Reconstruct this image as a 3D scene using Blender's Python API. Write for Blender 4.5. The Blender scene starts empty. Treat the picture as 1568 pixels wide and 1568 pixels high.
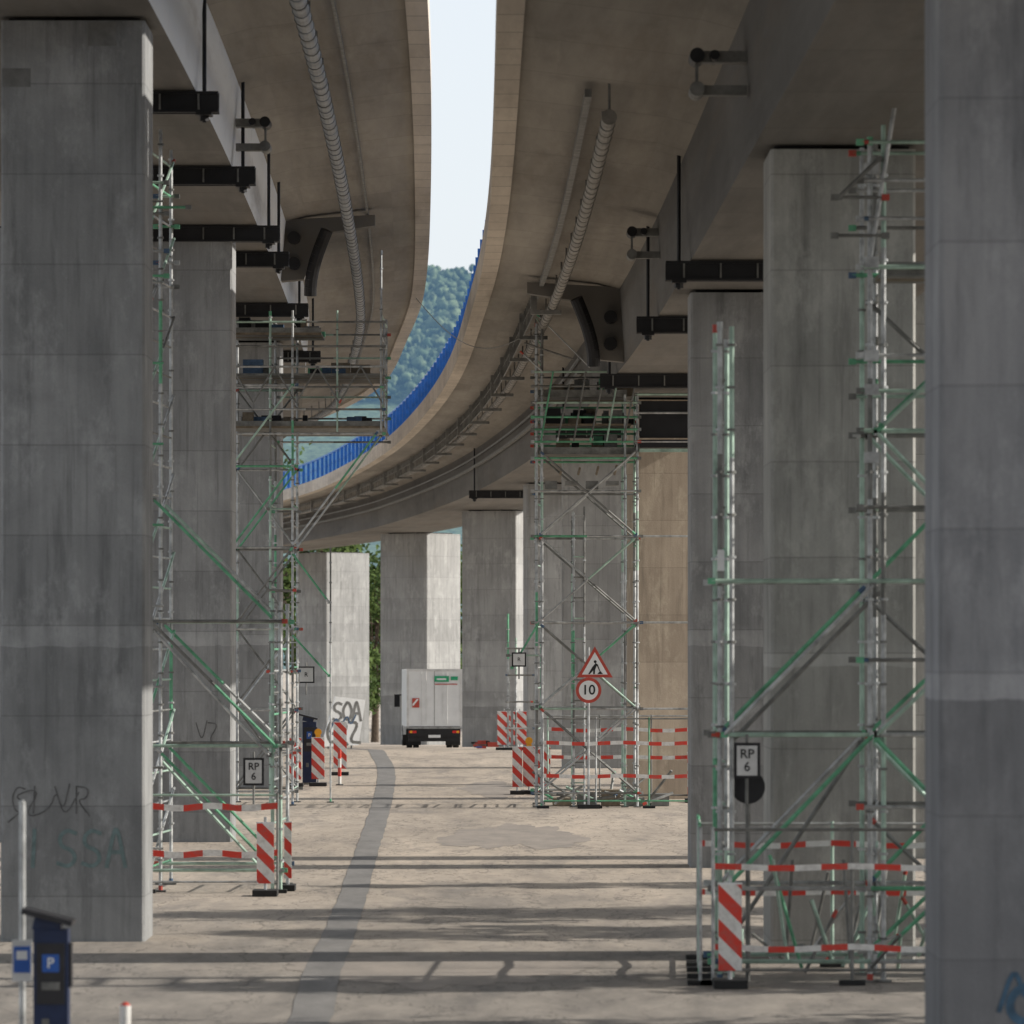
import bpy, math, random
import numpy as np
from mathutils import Vector, Matrix
random.seed(7); np.random.seed(7)
scene=bpy.context.scene

# ------------------------------------------------------------ materials
class NT:
    def __init__(s,name):
        s.m=bpy.data.materials.new(name); s.m.use_nodes=True
        s.t=s.m.node_tree; s.n=s.t.nodes; s.l=s.t.links
        s.b=s.n['Principled BSDF']; s.o=s.n['Material Output']
    def node(s,typ,**kw):
        n=s.n.new(typ)
        for k,v in kw.items(): setattr(n,k,v)
        return n
    def link(s,a,b): s.l.new(a,b)
    def val(s,inp,v):
        if isinstance(v,bpy.types.NodeSocket): s.link(v,inp)
        else: inp.default_value=v
    def math(s,op,a,b=0.0,c=0.0,clamp=False):
        n=s.node('ShaderNodeMath',operation=op); n.use_clamp=clamp
        s.val(n.inputs[0],a); s.val(n.inputs[1],b); s.val(n.inputs[2],c); return n.outputs[0]
    def mix(s,f,a,b,bt='MIX'):
        n=s.node('ShaderNodeMix',data_type='RGBA',blend_type=bt)
        s.val(n.inputs[0],f)
        for i,v in ((6,a),(7,b)):
            if isinstance(v,tuple): n.inputs[i].default_value=(*v,1) if len(v)==3 else v
            else: s.link(v,n.inputs[i])
        return n.outputs[2]
    def noise(s,vec,scale=1,detail=4,rough=.55,dist=0):
        n=s.node('ShaderNodeTexNoise'); s.link(vec,n.inputs['Vector'])
        n.inputs['Scale'].default_value=scale; n.inputs['Detail'].default_value=detail
        n.inputs['Roughness'].default_value=rough; n.inputs['Distortion'].default_value=dist
        return n.outputs[0]
    def mapv(s,vec,scale=(1,1,1),loc=(0,0,0)):
        n=s.node('ShaderNodeMapping'); s.link(vec,n.inputs[0])
        n.inputs['Scale'].default_value=scale; n.inputs['Location'].default_value=loc
        return n.outputs[0]
    def ramp(s,f,a,b,lo=0.,hi=1.):
        n=s.node('ShaderNodeMapRange'); n.clamp=True
        s.val(n.inputs[0],f); n.inputs[1].default_value=lo; n.inputs[2].default_value=hi
        n.inputs[3].default_value=a; n.inputs[4].default_value=b; return n.outputs[0]
    def coord(s,which='Object'): return s.node('ShaderNodeTexCoord').outputs[which]
    def bump(s,h,strength=.3,dist=.02):
        n=s.node('ShaderNodeBump'); n.inputs['Strength'].default_value=strength; n.inputs['Distance'].default_value=dist
        s.link(h,n.inputs['Height']); s.link(n.outputs[0],s.b.inputs['Normal'])

def simple(name,col,rough=.6,metal=0.,var=.25,scale=3.):
    m=NT(name); c=m.coord()
    n=m.noise(c,scale,5,.6)
    f=m.ramp(n,1-var,1+var,.3,.7)
    hs=m.node('ShaderNodeVectorMath',operation='SCALE'); hs.inputs[0].default_value=col
    m.link(f,hs.inputs[3]); m.link(hs.outputs[0],m.b.inputs['Base Color'])
    m.b.inputs['Roughness'].default_value=rough; m.b.inputs['Metallic'].default_value=metal
    return m.m

def concrete_pier(name,base,dark,pitch=1.21,off=0.,coat=3.95,coatf=.2):
    m=NT(name); c=m.coord()
    sep=m.node('ShaderNodeSeparateXYZ'); m.link(c,sep.inputs[0])
    z=m.math('ADD',m.math('DIVIDE',sep.outputs[2],pitch),off)
    wob=m.math('MULTIPLY',m.math('SUBTRACT',m.noise(c,1.5,2),.5),.012)
    fr=m.math('FRACT',m.math('ADD',z,wob))
    line=m.math('LESS_THAN',m.math('ABSOLUTE',m.math('SUBTRACT',fr,.5)),.008)
    wn=m.node('ShaderNodeTexWhiteNoise',noise_dimensions='1D'); m.link(m.math('FLOOR',m.math('ADD',z,.5)),wn.inputs['W'])
    big=m.noise(m.mapv(c,(.6,.6,.45)),1.,6,.65,.5)
    streak=m.noise(m.mapv(c,(2.8,2.8,.2)),1.,5,.65)
    board=m.noise(m.mapv(c,(9,9,.35)),1.,2,.5)
    fine=m.noise(c,28,4,.7)
    t=m.math('ADD',m.math('MULTIPLY',big,.65),m.math('MULTIPLY',streak,.35))
    t=m.math('ADD',t,m.math('MULTIPLY',m.math('SUBTRACT',board,.5),.2))
    t=m.math('ADD',t,m.math('MULTIPLY',m.math('SUBTRACT',wn.outputs[0],.5),.12))
    t=m.math('ADD',t,m.math('MULTIPLY',m.math('SUBTRACT',fine,.5),.12))
    f=m.ramp(t,0,1,.34,.66)
    col=m.mix(f,dark,base)
    stain=m.ramp(m.noise(m.mapv(c,(3.4,3.4,.35),(3,1,0)),1.,6,.72),0,.55,.52,.70)
    col=m.mix(stain,col,tuple(x*.5 for x in dark))
    pale=m.ramp(m.noise(m.mapv(c,(1.6,1.6,.8),(9,4,2)),1.,6,.75),0,.6,.53,.70)
    col=m.mix(pale,col,tuple(min(.62,x*1.35) for x in base))
    runs=m.ramp(m.noise(m.mapv(c,(7,7,.22),(1,7,3)),1.,4,.6),0,.45,.60,.72)
    col=m.mix(runs,col,tuple(x*.42 for x in dark))
    edge=m.math('ADD',sep.outputs[2],m.math('MULTIPLY',m.math('SUBTRACT',m.noise(c,2.5,4),.5),.12))
    low=m.math('LESS_THAN',edge,coat)
    bn=m.ramp(m.noise(c,1.3,5,.7),0,.3,.35,.65)
    band=m.math('MULTIPLY',m.math('GREATER_THAN',edge,coat),m.ramp(edge,1,0,coat+.15,coat+.4))
    col=m.mix(m.math('MULTIPLY',low,coatf),col,tuple(x*.45 for x in dark))
    col=m.mix(m.math('MULTIPLY',band,bn),col,tuple(min(.6,x*1.5) for x in base))
    col=m.mix(m.math('MULTIPLY',line,.3),col,tuple(x*.4 for x in dark))
    holes=m.ramp(m.noise(c,60,1),0,.5,.72,.76)
    col=m.mix(holes,col,tuple(x*.3 for x in dark))
    m.link(col,m.b.inputs['Base Color']); m.b.inputs['Roughness'].default_value=.88
    m.bump(m.math('SUBTRACT',fine,m.math('MULTIPLY',line,1.5)),.5,.012)
    return m.m

def concrete_deck(name,base,dark,pu=4.2,line=.3,lf=.008):
    m=NT(name); c=m.coord('UV')
    sep=m.node('ShaderNodeSeparateXYZ'); m.link(c,sep.inputs[0])
    u=m.math('DIVIDE',sep.outputs[0],pu)
    lu=m.math('LESS_THAN',m.math('ABSOLUTE',m.math('SUBTRACT',m.math('FRACT',u),.5)),lf)
    cmb=m.node('ShaderNodeCombineXYZ'); m.link(m.math('FLOOR',m.math('ADD',u,.5)),cmb.inputs[0]); m.link(m.math('FLOOR',m.math('ADD',m.math('DIVIDE',sep.outputs[1],2.),.5)),cmb.inputs[1])
    wn=m.node('ShaderNodeTexWhiteNoise',noise_dimensions='2D'); m.link(cmb.outputs[0],wn.inputs['Vector'])
    big=m.noise(m.mapv(c,(.05,.35,1)),1.,5,.6,.3); st=m.noise(m.mapv(c,(.12,1.3,1)),1.,5,.65,.2); fine=m.noise(m.mapv(c,(.5,5,1)),1.,4,.7)
    t=m.math('ADD',m.math('MULTIPLY',big,.5),m.math('ADD',m.math('MULTIPLY',st,.35),m.math('MULTIPLY',fine,.15)))
    t=m.math('ADD',t,m.math('MULTIPLY',m.math('SUBTRACT',wn.outputs[0],.5),.07))
    col=m.mix(m.ramp(t,0,1,.37,.63),dark,base)
    rust=m.ramp(m.noise(m.mapv(c,(.07,.7,1),(5,3,0)),1.,6,.7),0,.45,.52,.72)
    col=m.mix(rust,col,(.155,.12,.085))
    dst=m.ramp(m.noise(m.mapv(c,(.35,.6,1),(25,3,0)),1.,5,.65),0,.4,.58,.74)
    col=m.mix(dst,col,tuple(x*.55 for x in dark))
    wht=m.ramp(m.noise(m.mapv(c,(.09,.9,1),(15,7,0)),1.,6,.7),0,.4,.57,.74)
    col=m.mix(wht,col,tuple(min(.85,x*1.3) for x in base))
    col=m.mix(m.math('MULTIPLY',lu,line),col,tuple(x*.35 for x in dark))
    m.link(col,m.b.inputs['Base Color']); m.b.inputs['Roughness'].default_value=.9
    m.bump(m.math('SUBTRACT',m.noise(c,10,3,.6),lu),.25,.012)
    return m.m

def ground_mat():
    m=NT('sandy_pavement'); c=m.coord()
    sep=m.node('ShaderNodeSeparateXYZ'); m.link(c,sep.inputs[0])
    big=m.noise(m.mapv(c,(.30,.07,1)),1.,6,.6,.4); mid=m.noise(m.mapv(c,(1.3,.3,1)),1.,6,.7,.2); fine=m.noise(c,35,3,.8); gr=m.noise(m.mapv(c,(7,2.2,1)),1.,4,.75)
    t=m.math('ADD',m.math('MULTIPLY',big,.45),m.math('ADD',m.math('MULTIPLY',mid,.3),m.math('MULTIPLY',gr,.25)))
    col=m.mix(m.ramp(t,0,1,.38,.62),(.29,.25,.21),(.56,.475,.385))
    dk=m.ramp(m.noise(m.mapv(c,(.7,.14,1),(4,9,0)),1.,7,.75,.5),0,.7,.51,.64)
    col=m.mix(dk,col,(.22,.197,.177))
    nearf=m.ramp(m.math('ADD',sep.outputs[1],m.math('MULTIPLY',m.math('SUBTRACT',m.noise(m.mapv(c,(.6,.12,1),(7,1,0)),1.,5,.6),.5),60)),.85,0,62,90)  # greyer near ground: worn asphalt, with the deck shadow mixed into the colour
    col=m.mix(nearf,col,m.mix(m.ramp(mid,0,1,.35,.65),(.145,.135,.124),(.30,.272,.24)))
    cr=m.math('LESS_THAN',m.math('ABSOLUTE',m.math('SUBTRACT',m.noise(m.mapv(c,(.5,.16,1),(11,3,0)),1.,5,.6,.3),.52)),.0045)
    cr2=m.math('LESS_THAN',m.math('ABSOLUTE',m.math('SUBTRACT',m.noise(m.mapv(c,(.9,.22,1),(1,23,0)),1.,5,.6,.3),.47)),.004)
    col=m.mix(m.math('MULTIPLY',m.math('MAXIMUM',cr,cr2),.6),col,(.1,.09,.08))
    col=m.mix(m.ramp(fine,0,.5,.5,.8),col,(.18,.16,.145))
    spk=m.ramp(m.noise(m.mapv(c,(9,4,1)),1.,2,.5),0,.6,.64,.7); col=m.mix(spk,col,(.17,.155,.135))
    m.link(col,m.b.inputs['Base Color']); m.b.inputs['Roughness'].default_value=.95
    m.bump(m.math('ADD',fine,m.math('MULTIPLY',mid,2)),.5,.02)
    return m.m

def asphalt(name,a,b):
    m=NT(name); c=m.coord()
    t=m.math('ADD',m.math('MULTIPLY',m.noise(m.mapv(c,(1.6,.45,1)),1.,6,.7),.6),m.math('MULTIPLY',m.noise(c,22,4,.8),.4))
    m.link(m.mix(m.ramp(t,0,1,.36,.62),a,b),m.b.inputs['Base Color']); m.b.inputs['Roughness'].default_value=.93
    m.bump(t,.4,.02); return m.m

def stripe_mat(name,diag=True,period=.3,along=0):
    m=NT(name); c=m.coord(); sep=m.node('ShaderNodeSeparateXYZ'); m.link(c,sep.inputs[0])
    if diag: s=m.math('ADD',sep.outputs[0],m.math('MULTIPLY',sep.outputs[2],1.0))
    else: s=m.math('ADD',sep.outputs[0],m.math('MULTIPLY',sep.outputs[1],1.))
    if along==2: s=sep.outputs[2]
    k=m.math('GREATER_THAN',m.math('FRACT',m.math('DIVIDE',m.math('ADD',s,100),period)),.5)
    d=m.noise(c,9,5,.7)
    col=m.mix(k,(.78,.77,.74),(.68,.045,.025))
    col=m.mix(m.ramp(d,0,.5,.45,.75),col,(.22,.19,.17))
    m.link(col,m.b.inputs['Base Color']); m.b.inputs['Roughness'].default_value=.45
    return m.m

M={}
M['pier']=concrete_pier('pier_concrete',(.37,.375,.375),(.19,.195,.198))
M['pierA']=concrete_pier('pier_concrete_coated',(.33,.34,.36),(.18,.19,.21),off=.4,coat=3.52,coatf=.5)
M['pierR']=concrete_pier('pier_concrete_pale',(.44,.435,.405),(.24,.24,.225),off=.3,coat=3.7)
M['pierT']=concrete_pier('pier_concrete_tan',(.48,.395,.305),(.31,.25,.19),off=.6,coat=1.0)
M['pierF']=concrete_pier('pier_concrete_light',(.38,.38,.37),(.25,.25,.245),off=.1,coat=1.0)
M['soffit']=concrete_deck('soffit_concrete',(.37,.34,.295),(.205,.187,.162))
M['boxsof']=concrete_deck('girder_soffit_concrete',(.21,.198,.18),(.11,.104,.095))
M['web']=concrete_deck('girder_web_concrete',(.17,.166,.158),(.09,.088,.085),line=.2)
M['webL']=concrete_deck('girder_web_sun_glare',(.86,.89,.92),(.80,.84,.89),line=.12)  # near-white bluish colour carries the sun glare on this web
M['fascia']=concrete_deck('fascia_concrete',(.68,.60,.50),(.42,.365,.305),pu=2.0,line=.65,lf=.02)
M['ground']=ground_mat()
M['strip']=asphalt('grey_asphalt',(.135,.13,.125),(.235,.225,.215))
M['patch']=asphalt('patch_asphalt',(.21,.19,.17),(.34,.295,.255))
M['blue']=simple('blue_panel_paint',(.12,.37,.68),.5,0,.2,1.5)
M['blueD']=simple('blue_rail_paint',(.03,.17,.52),.4,0,.25,3)
M['steel']=simple('galvanised_steel',(.42,.43,.43),.5,.5,.45,5)
M['green']=simple('green_painted_steel',(.12,.36,.21),.5,.1,.4,4)
M['pale']=simple('pale_green_steel',(.36,.49,.41),.5,.3,.35,4)
M['dull']=simple('weathered_steel',(.19,.19,.18),.6,.4,.4,4)
M['redp']=simple('red_paint',(.45,.06,.04),.5,0,.2,6)
M['coup']=simple('coupler_blue',(.07,.12,.2),.5,.3,.3,8)
M['black']=simple('black_steel',(.012,.012,.014),.5,.2,.4,3)
M['wood']=simple('scaffold_plank',(.2,.16,.115),.85,0,.4,6)
M['white']=simple('white_paint',(.74,.75,.75),.45,0,.08,2)
M['whited']=simple('white_board_dirty',(.62,.62,.61),.6,0,.2,2)
M['navy']=simple('navy_paint',(.012,.025,.075),.35,.1,.25,6)
M['panel']=simple('solar_panel_dark',(.03,.03,.035),.3,.2,.2,6)
M['pblue']=simple('sign_blue',(.02,.10,.4),.4,0,.1,4)
M['rubber']=simple('rubber',(.02,.02,.02),.85,0,.3,6)
M['lampR']=simple('red_lens',(.6,.02,.02),.2,0,.1,6)
M['amber']=simple('amber_lens',(.85,.38,.02),.25,0,.1,6)
M['greenlbl']=simple('green_label',(.02,.33,.16),.5,0,.1,6)
M['pipe']=simple('galvanised_pipe',(.27,.285,.30),.5,.35,.4,3)
M['pipeR']=simple('weathered_pipe',(.26,.245,.22),.6,.2,.4,3)
M['teal']=simple('graffiti_teal',(.15,.21,.21),.8,0,.3,8)
M['gblack']=simple('graffiti_black',(.12,.12,.12),.8,0,.4,8)
M['gblue']=simple('graffiti_blue',(.05,.11,.18),.8,0,.4,8)
M['glass']=simple('window_glass',(.03,.04,.05),.1,0,.2,1)
M['plaster']=simple('building_plaster',(.36,.36,.34),.9,0,.12,.4)
M['bark']=simple('bark',(.1,.075,.055),.95,0,.4,6)
M['repair']=simple('repair_mortar',(.20,.20,.195),.95,0,.3,4)
M['bdiag']=stripe_mat('red_white_board',True,.40)
M['tape']=stripe_mat('red_white_rail',False,.62)
M['post']=stripe_mat('red_white_post',False,.5,2)
def leaf_mat(name,a,b,emi=None,ns=.6):
    m=NT(name); c=m.coord()
    g=m.node('ShaderNodeNewGeometry')
    col=m.mix(g.outputs['Random Per Island'],a,b)
    col=m.mix(m.ramp(m.noise(c,ns,5,.7),0,.8,.4,.62),col,tuple(x*.35 for x in a))
    m.link(col,m.b.inputs['Base Color']); m.b.inputs['Roughness'].default_value=.7
    m.b.inputs['Specular IOR Level'].default_value=.1
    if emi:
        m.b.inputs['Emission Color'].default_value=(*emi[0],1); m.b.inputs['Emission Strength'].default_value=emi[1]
    return m.m
M['leaf']=leaf_mat('foliage',(.045,.085,.022),(.11,.15,.04))
M['hill']=leaf_mat('hazy_forest_foliage',(.055,.09,.05),(.15,.19,.10),((.16,.30,.50),.36),.35)  # blue emission paints distance haze onto the foliage

# ------------------------------------------------------------ mesh builder
class MB:
    def __init__(s): s.v=[];s.f=[];s.mi=[];s.mats=[]
    def mat(s,k):
        if k not in s.mats: s.mats.append(k)
        return s.mats.index(k)
    def add(s,vs,fs,k):
        b=len(s.v); s.v+= [tuple(v) for v in vs]; i=s.mat(k)
        for f in fs: s.f.append(tuple(b+j for j in f)); s.mi.append(i)
    def box(s,x0,x1,y0,y1,z0,z1,k,M4=None):
        vs=[Vector(p) for p in ((x0,y0,z0),(x1,y0,z0),(x1,y1,z0),(x0,y1,z0),(x0,y0,z1),(x1,y0,z1),(x1,y1,z1),(x0,y1,z1))]
        if M4: vs=[M4@v for v in vs]
        s.add(vs,[(0,3,2,1),(4,5,6,7),(0,1,5,4),(1,2,6,5),(2,3,7,6),(3,0,4,7)],k)
    def tube(s,a,b,r,k,n=6,r2=None):
        a=Vector(a);b=Vector(b);d=(b-a)
        if d.length<1e-6:return
        d.normalize(); u=d.orthogonal().normalized(); w=d.cross(u); r2=r if r2 is None else r2
        vs=[];
        for p,rr in ((a,r),(b,r2)):
            for i in range(n):
                t=2*math.pi*i/n; vs.append(p+(u*math.cos(t)+w*math.sin(t))*rr)
        fs=[(i,(i+1)%n,n+(i+1)%n,n+i) for i in range(n)]+[tuple(range(n-1,-1,-1)),tuple(range(n,2*n))]
        s.add(vs,fs,k)
    def poly(s,pts,k): s.add(pts,[tuple(range(len(pts)))],k)
    def prism(s,pts2,y0,y1,k): # polygon in XZ extruded in Y
        n=len(pts2); vs=[(p[0],y0,p[1]) for p in pts2]+[(p[0],y1,p[1]) for p in pts2]
        s.add(vs,[tuple(range(n)),tuple(range(2*n-1,n-1,-1))]+[(i,n+i,n+(i+1)%n,(i+1)%n) for i in range(n)],k)
    def disc(s,cx,y0,y1,cz,r,k,n=28):
        s.prism([(cx+r*math.cos(2*math.pi*i/n),cz+r*math.sin(2*math.pi*i/n)) for i in range(n)],y0,y1,k)
    def obj(s,name,parent=None,smooth=False,bevel=0):
        me=bpy.data.meshes.new(name); me.from_pydata(s.v,[],s.f)
        for k in s.mats: me.materials.append(M[k])
        me.polygons.foreach_set('material_index',s.mi)
        if smooth: me.polygons.foreach_set('use_smooth',[True]*len(s.f))
        me.update(); o=bpy.data.objects.new(name,me); scene.collection.objects.link(o)
        if parent: o.parent=parent
        if bevel:
            b=o.modifiers.new('bevel','BEVEL'); b.width=bevel; b.segments=2; b.limit_method='ANGLE'
        return o
def empty(name,loc=(0,0,0)):
    e=bpy.data.objects.new(name,None); scene.collection.objects.link(e); e.empty_display_size=.3; return e
def text(s,size,x,y,z,k,parent,name='lettering'):
    cu=bpy.data.curves.new(name,'FONT'); cu.body=s; cu.size=size; cu.align_x='CENTER'; cu.align_y='CENTER'; cu.extrude=.002
    cu.offset=.004*size/.3
    o=bpy.data.objects.new(name,cu); scene.collection.objects.link(o)
    o.rotation_euler=(math.pi/2,0,0); o.location=(x,y,z); cu.materials.append(M[k]); o.parent=parent
    return o

# ------------------------------------------------------------ ground
def gz(Y):
    if Y<195: return 0.
    if Y<400: return -(Y-195)*.0175
    return -3.59
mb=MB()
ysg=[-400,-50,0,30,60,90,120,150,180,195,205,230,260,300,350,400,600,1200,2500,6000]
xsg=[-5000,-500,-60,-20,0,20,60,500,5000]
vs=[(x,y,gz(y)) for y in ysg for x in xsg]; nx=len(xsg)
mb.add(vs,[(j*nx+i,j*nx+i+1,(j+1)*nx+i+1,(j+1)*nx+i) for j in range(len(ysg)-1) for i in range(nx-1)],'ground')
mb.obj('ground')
def cr(pts,t):  # Hermite interpolation of a plan line given as (Y, X) stations
    for i in range(len(pts)-1):
        if t<=pts[i+1][0] or i==len(pts)-2:
            y0,x0=pts[max(i-1,0)];y1,x1=pts[i];y2,x2=pts[i+1];y3,x3=pts[min(i+2,len(pts)-1)]
            h=y2-y1; s=(t-y1)/h
            m1=(x2-x0)/(y2-y0) if y2!=y0 else 0; m2=(x3-x1)/(y3-y1)
            return (2*s**3-3*s**2+1)*x1+(s**3-2*s**2+s)*h*m1+(-2*s**3+3*s**2)*x2+(s**3-s**2)*h*m2
# asphalt strip (filled cable trench)
sp=[(20,-2.35),(55,-2.15),(62,-2.28),(77,-2.44),(98,-2.75),(136,-3.35),(164,-3.95),(185,-4.7),(200,-5.4),(240,-9)]
mb=MB(); L=[]
y=20
while y<=240:
    x=cr(sp,y); w=.225+.0008*max(0,y-100); L.append(((x-w+random.uniform(-.016,.016),y,gz(y)+.006),(x+w+random.uniform(-.016,.016),y,gz(y)+.006))); y+=1.1
for a,b in zip(L[:-1],L[1:]): mb.poly([a[0],a[1],b[1],b[0]],'strip')
mb.obj('asphalt_strip')
def blob(name,cx,cy,rx,ry,k,seed,z=.004):
    rnd=random.Random(seed); n=110; ph=[rnd.uniform(0,6.28) for _ in range(6)]; mb=MB()
    pts=[]
    for i in range(n):
        t=2*math.pi*i/n; r=1+.2*math.sin(2*t+ph[0])+.14*math.sin(3*t+ph[1])+.09*math.sin(7*t+ph[2])+.06*math.sin(13*t+ph[3])+rnd.uniform(-.06,.06)
        pts.append((cx+rx*r*math.cos(t),cy+ry*r*math.sin(t),gz(cy)+z))
    mb.poly(pts,k); mb.obj(name)
blob('asphalt_patch',.05,108,1.2,7.5,'patch',3)
blob('asphalt_patch',-.6,143,.8,7,'patch',5)
blob('asphalt_patch',-.9,64,1.5,3.6,'patch',8)

# ------------------------------------------------------------ decks
ER=[(-60,.0),(20,0.0),(50,-.08),(67,-.185),(95.5,-.38),(113.5,-.62),(129,-.97),(164,-1.98),(198,-3.6),(233,-5.9),(277,-9.9),(302,-13.),(335,-18),(380,-26.5),(430,-38)]
EL=[(-60,-1.15),(20,-1.15),(50,-1.2),(83,-1.34),(119,-1.85),(152,-2.55),(172,-3.35),(206,-5.1),(228,-7.4),(251,-10.8),(280,-16.5),(320,-27),(370,-43)]
def frames(E,y0,y1,st):
    out=[];u=0;prev=None;y=y0
    while y<=y1+1e-6:
        x=cr(E,y); dx=(cr(E,y+.5)-cr(E,y-.5)); t=Vector((dx,1,0)).normalized(); n=Vector((t.y,-t.x,0)) # right normal
        p=Vector((x,y,0))
        if prev is not None: u+=(p-prev).length
        prev=p; out.append((p,t,n,u)); y+=st
    return out
def sweep(name,fr,prof,mats,side,parent=None):
    vs=[];fs=[];mi=[];uvs=[]; mk=[]
    for m in mats:
        if m not in mk: mk.append(m)
    np_=len(prof); vl=[0]
    for a,b in zip(prof,prof[1:]+prof[:1]): vl.append(vl[-1]+math.hypot(b[0]-a[0],b[1]-a[1]))
    for p,t,n,u in fr:
        for o,z in prof: q=p+n*o*side; vs.append((q.x,q.y,z))
    for i in range(len(fr)-1):
        for j in range(np_):
            k=(j+1)%np_
            f=(i*np_+j,i*np_+k,(i+1)*np_+k,(i+1)*np_+j)
            uv=[(fr[i][3],vl[j]),(fr[i][3],vl[j+1]),(fr[i+1][3],vl[j+1]),(fr[i+1][3],vl[j])]
            fs.append(f); mi.append(mk.index(mats[j])); uvs+=uv
    fs.append(tuple(range(np_))); mi.append(0); uvs+=[(0,0)]*np_
    b=(len(fr)-1)*np_; fs.append(tuple(b+j for j in range(np_))); mi.append(0); uvs+=[(0,0)]*np_
    me=bpy.data.meshes.new(name); me.from_pydata(vs,[],fs)
    for m in mk: me.materials.append(M[m])
    me.polygons.foreach_set('material_index',mi)
    ul=me.uv_layers.new(name='UVMap'); ul.data.foreach_set('uv',[c for uv in uvs for c in uv]); me.update()
    o=bpy.data.objects.new(name,me); scene.collection.objects.link(o)
    if parent:o.parent=parent
    return o
def deck(name,E,y1,side,ze,zt,zb,wo,bw,webm):
    root=empty(name)
    fr=frames(E,-60,y1,2.)
    W=wo*2+bw
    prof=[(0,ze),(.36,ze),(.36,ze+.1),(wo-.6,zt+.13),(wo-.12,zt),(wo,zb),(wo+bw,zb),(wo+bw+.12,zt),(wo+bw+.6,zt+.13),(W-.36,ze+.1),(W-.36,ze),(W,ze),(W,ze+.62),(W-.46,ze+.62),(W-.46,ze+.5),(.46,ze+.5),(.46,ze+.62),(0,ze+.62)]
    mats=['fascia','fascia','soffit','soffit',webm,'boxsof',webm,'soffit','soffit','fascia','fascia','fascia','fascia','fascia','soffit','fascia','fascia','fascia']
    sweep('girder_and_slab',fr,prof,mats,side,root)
    for off,outw in ((.36,-1),(W-.36,1)):
        mb=MB()
        fr2=frames(E,40,y1,1.)
        for i in range(0,len(fr2)-1):
            p,t,n,u=fr2[i]; q=fr2[i+1][0]; nn=fr2[i+1][2]
            a=p+n*off*side; b=q+nn*off*side; z=ze+.62
            for (zz0,zz1,th,k) in ((z+1.14,z+1.22,.06,'blueD'),(z+.06,z+.12,.04,'blueD'),(z+.60,z+.65,.03,'blueD')):
                mb.add([(a-n*th).to_tuple()[:2]+(zz0,),(a+n*th).to_tuple()[:2]+(zz0,),(b+nn*th).to_tuple()[:2]+(zz0,),(b-nn*th).to_tuple()[:2]+(zz0,),
                        (a-n*th).to_tuple()[:2]+(zz1,),(a+n*th).to_tuple()[:2]+(zz1,),(b+nn*th).to_tuple()[:2]+(zz1,),(b-nn*th).to_tuple()[:2]+(zz1,)],
                        [(0,3,2,1),(4,5,6,7),(0,1,5,4),(2,3,7,6),(1,2,6,5),(3,0,4,7)],k)
            a2=a.lerp(b,.96); a1=a.lerp(b,.04)
            mb.add([(a1.x,a1.y,z+.14),(a2.x,a2.y,z+.14),(a2.x,a2.y,z+1.12),(a1.x,a1.y,z+1.12)],[(0,1,2,3)],'blue')
            if i%3==0:
                R=Matrix.Translation(a)@Matrix(((n.x,t.x,0,0),(n.y,t.y,0,0),(0,0,1,0),(0,0,0,1)))
                o_=outw*side
                mb.box(min(.02*o_,.16*o_),max(.02*o_,.16*o_),-.05,.05,z,z+1.12,'blueD',R)
        mb.obj('blue_railing',root)
    return root
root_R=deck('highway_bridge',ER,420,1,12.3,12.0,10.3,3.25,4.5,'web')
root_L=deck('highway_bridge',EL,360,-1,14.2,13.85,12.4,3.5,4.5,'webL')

def pipe_run(E,side,off,z,y0,y1,r,parent,name,k='pipe'):
    mb=MB(); fr=frames(E,y0,y1,1.)
    P=[(p+n*off*side,t,n) for p,t,n,u in fr]
    for (a,_,_),(b,_,_) in zip(P[:-1],P[1:]):
        mb.tube((a.x,a.y,z),(b.x,b.y,z),r,k,12)
    for i,(a,t,n) in enumerate(P):
        mb.tube((a-t*.03).to_tuple()[:2]+(z,),(a+t*.03).to_tuple()[:2]+(z,),r*1.12,'dull' if i%2 else k,12)
        if i%4==0:
            mb.tube((a.x,a.y,z+r),(a.x,a.y,z+r+.5),.02,'dull')
    o=mb.obj(name,parent); return o
pipe_run(EL,-1,1.85,13.45,30,235,.125,root_L,'drain_pipe')
pipe_run(ER,1,1.68,11.75,77,400,.105,root_R,'drain_pipe','pipeR')
def duct(E,side,off,z,y0,y1,w,h,parent,name,k):
    fr=frames(E,y0,y1,2.); return sweep(name,fr,[(off,z),(off+w,z),(off+w,z+h),(off,z+h)],[k]*4,side,parent)
duct(ER,1,1.32,12.05,77,400,.1,.12,root_R,'cable_tray','dull')
duct(ER,1,3.0,11.2,140,400,.12,.1,root_R,'cable_tray','dull')
duct(ER,1,3.02,11.6,140,400,.06,.06,root_R,'cable_tray','pipe')
duct(EL,-1,1.45,14.02,20,200,.05,.06,root_L,'cable_tray','dull')
mb=MB(); fr=frames(ER,120,398,1.)
for i,(p,t,n,u) in enumerate(fr):
    a=p+n*1.68
    R=Matrix.Translation((a.x,a.y,0))@Matrix(((n.x,t.x,0,0),(n.y,t.y,0,0),(0,0,1,0),(0,0,0,1)))
    mb.box(-.42,-.38,-.02,.02,11.64,12.2,'dull',R)
    if i%10==0: mb.box(-.5,.2,-.12,.12,11.55,11.64,'dull',R); mb.box(-.5,-.36,-.12,.12,11.64,12.2,'dull',R)
    if i: 
        b=fr[i-1][0]+fr[i-1][2]*1.28; c2=p+n*1.28
        for zz in (11.64,11.95): mb.tube((b.x,b.y,zz),(c2.x,c2.y,zz),.02,'dull',4)
mb.obj('pipe_carrier',root_R)

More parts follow.
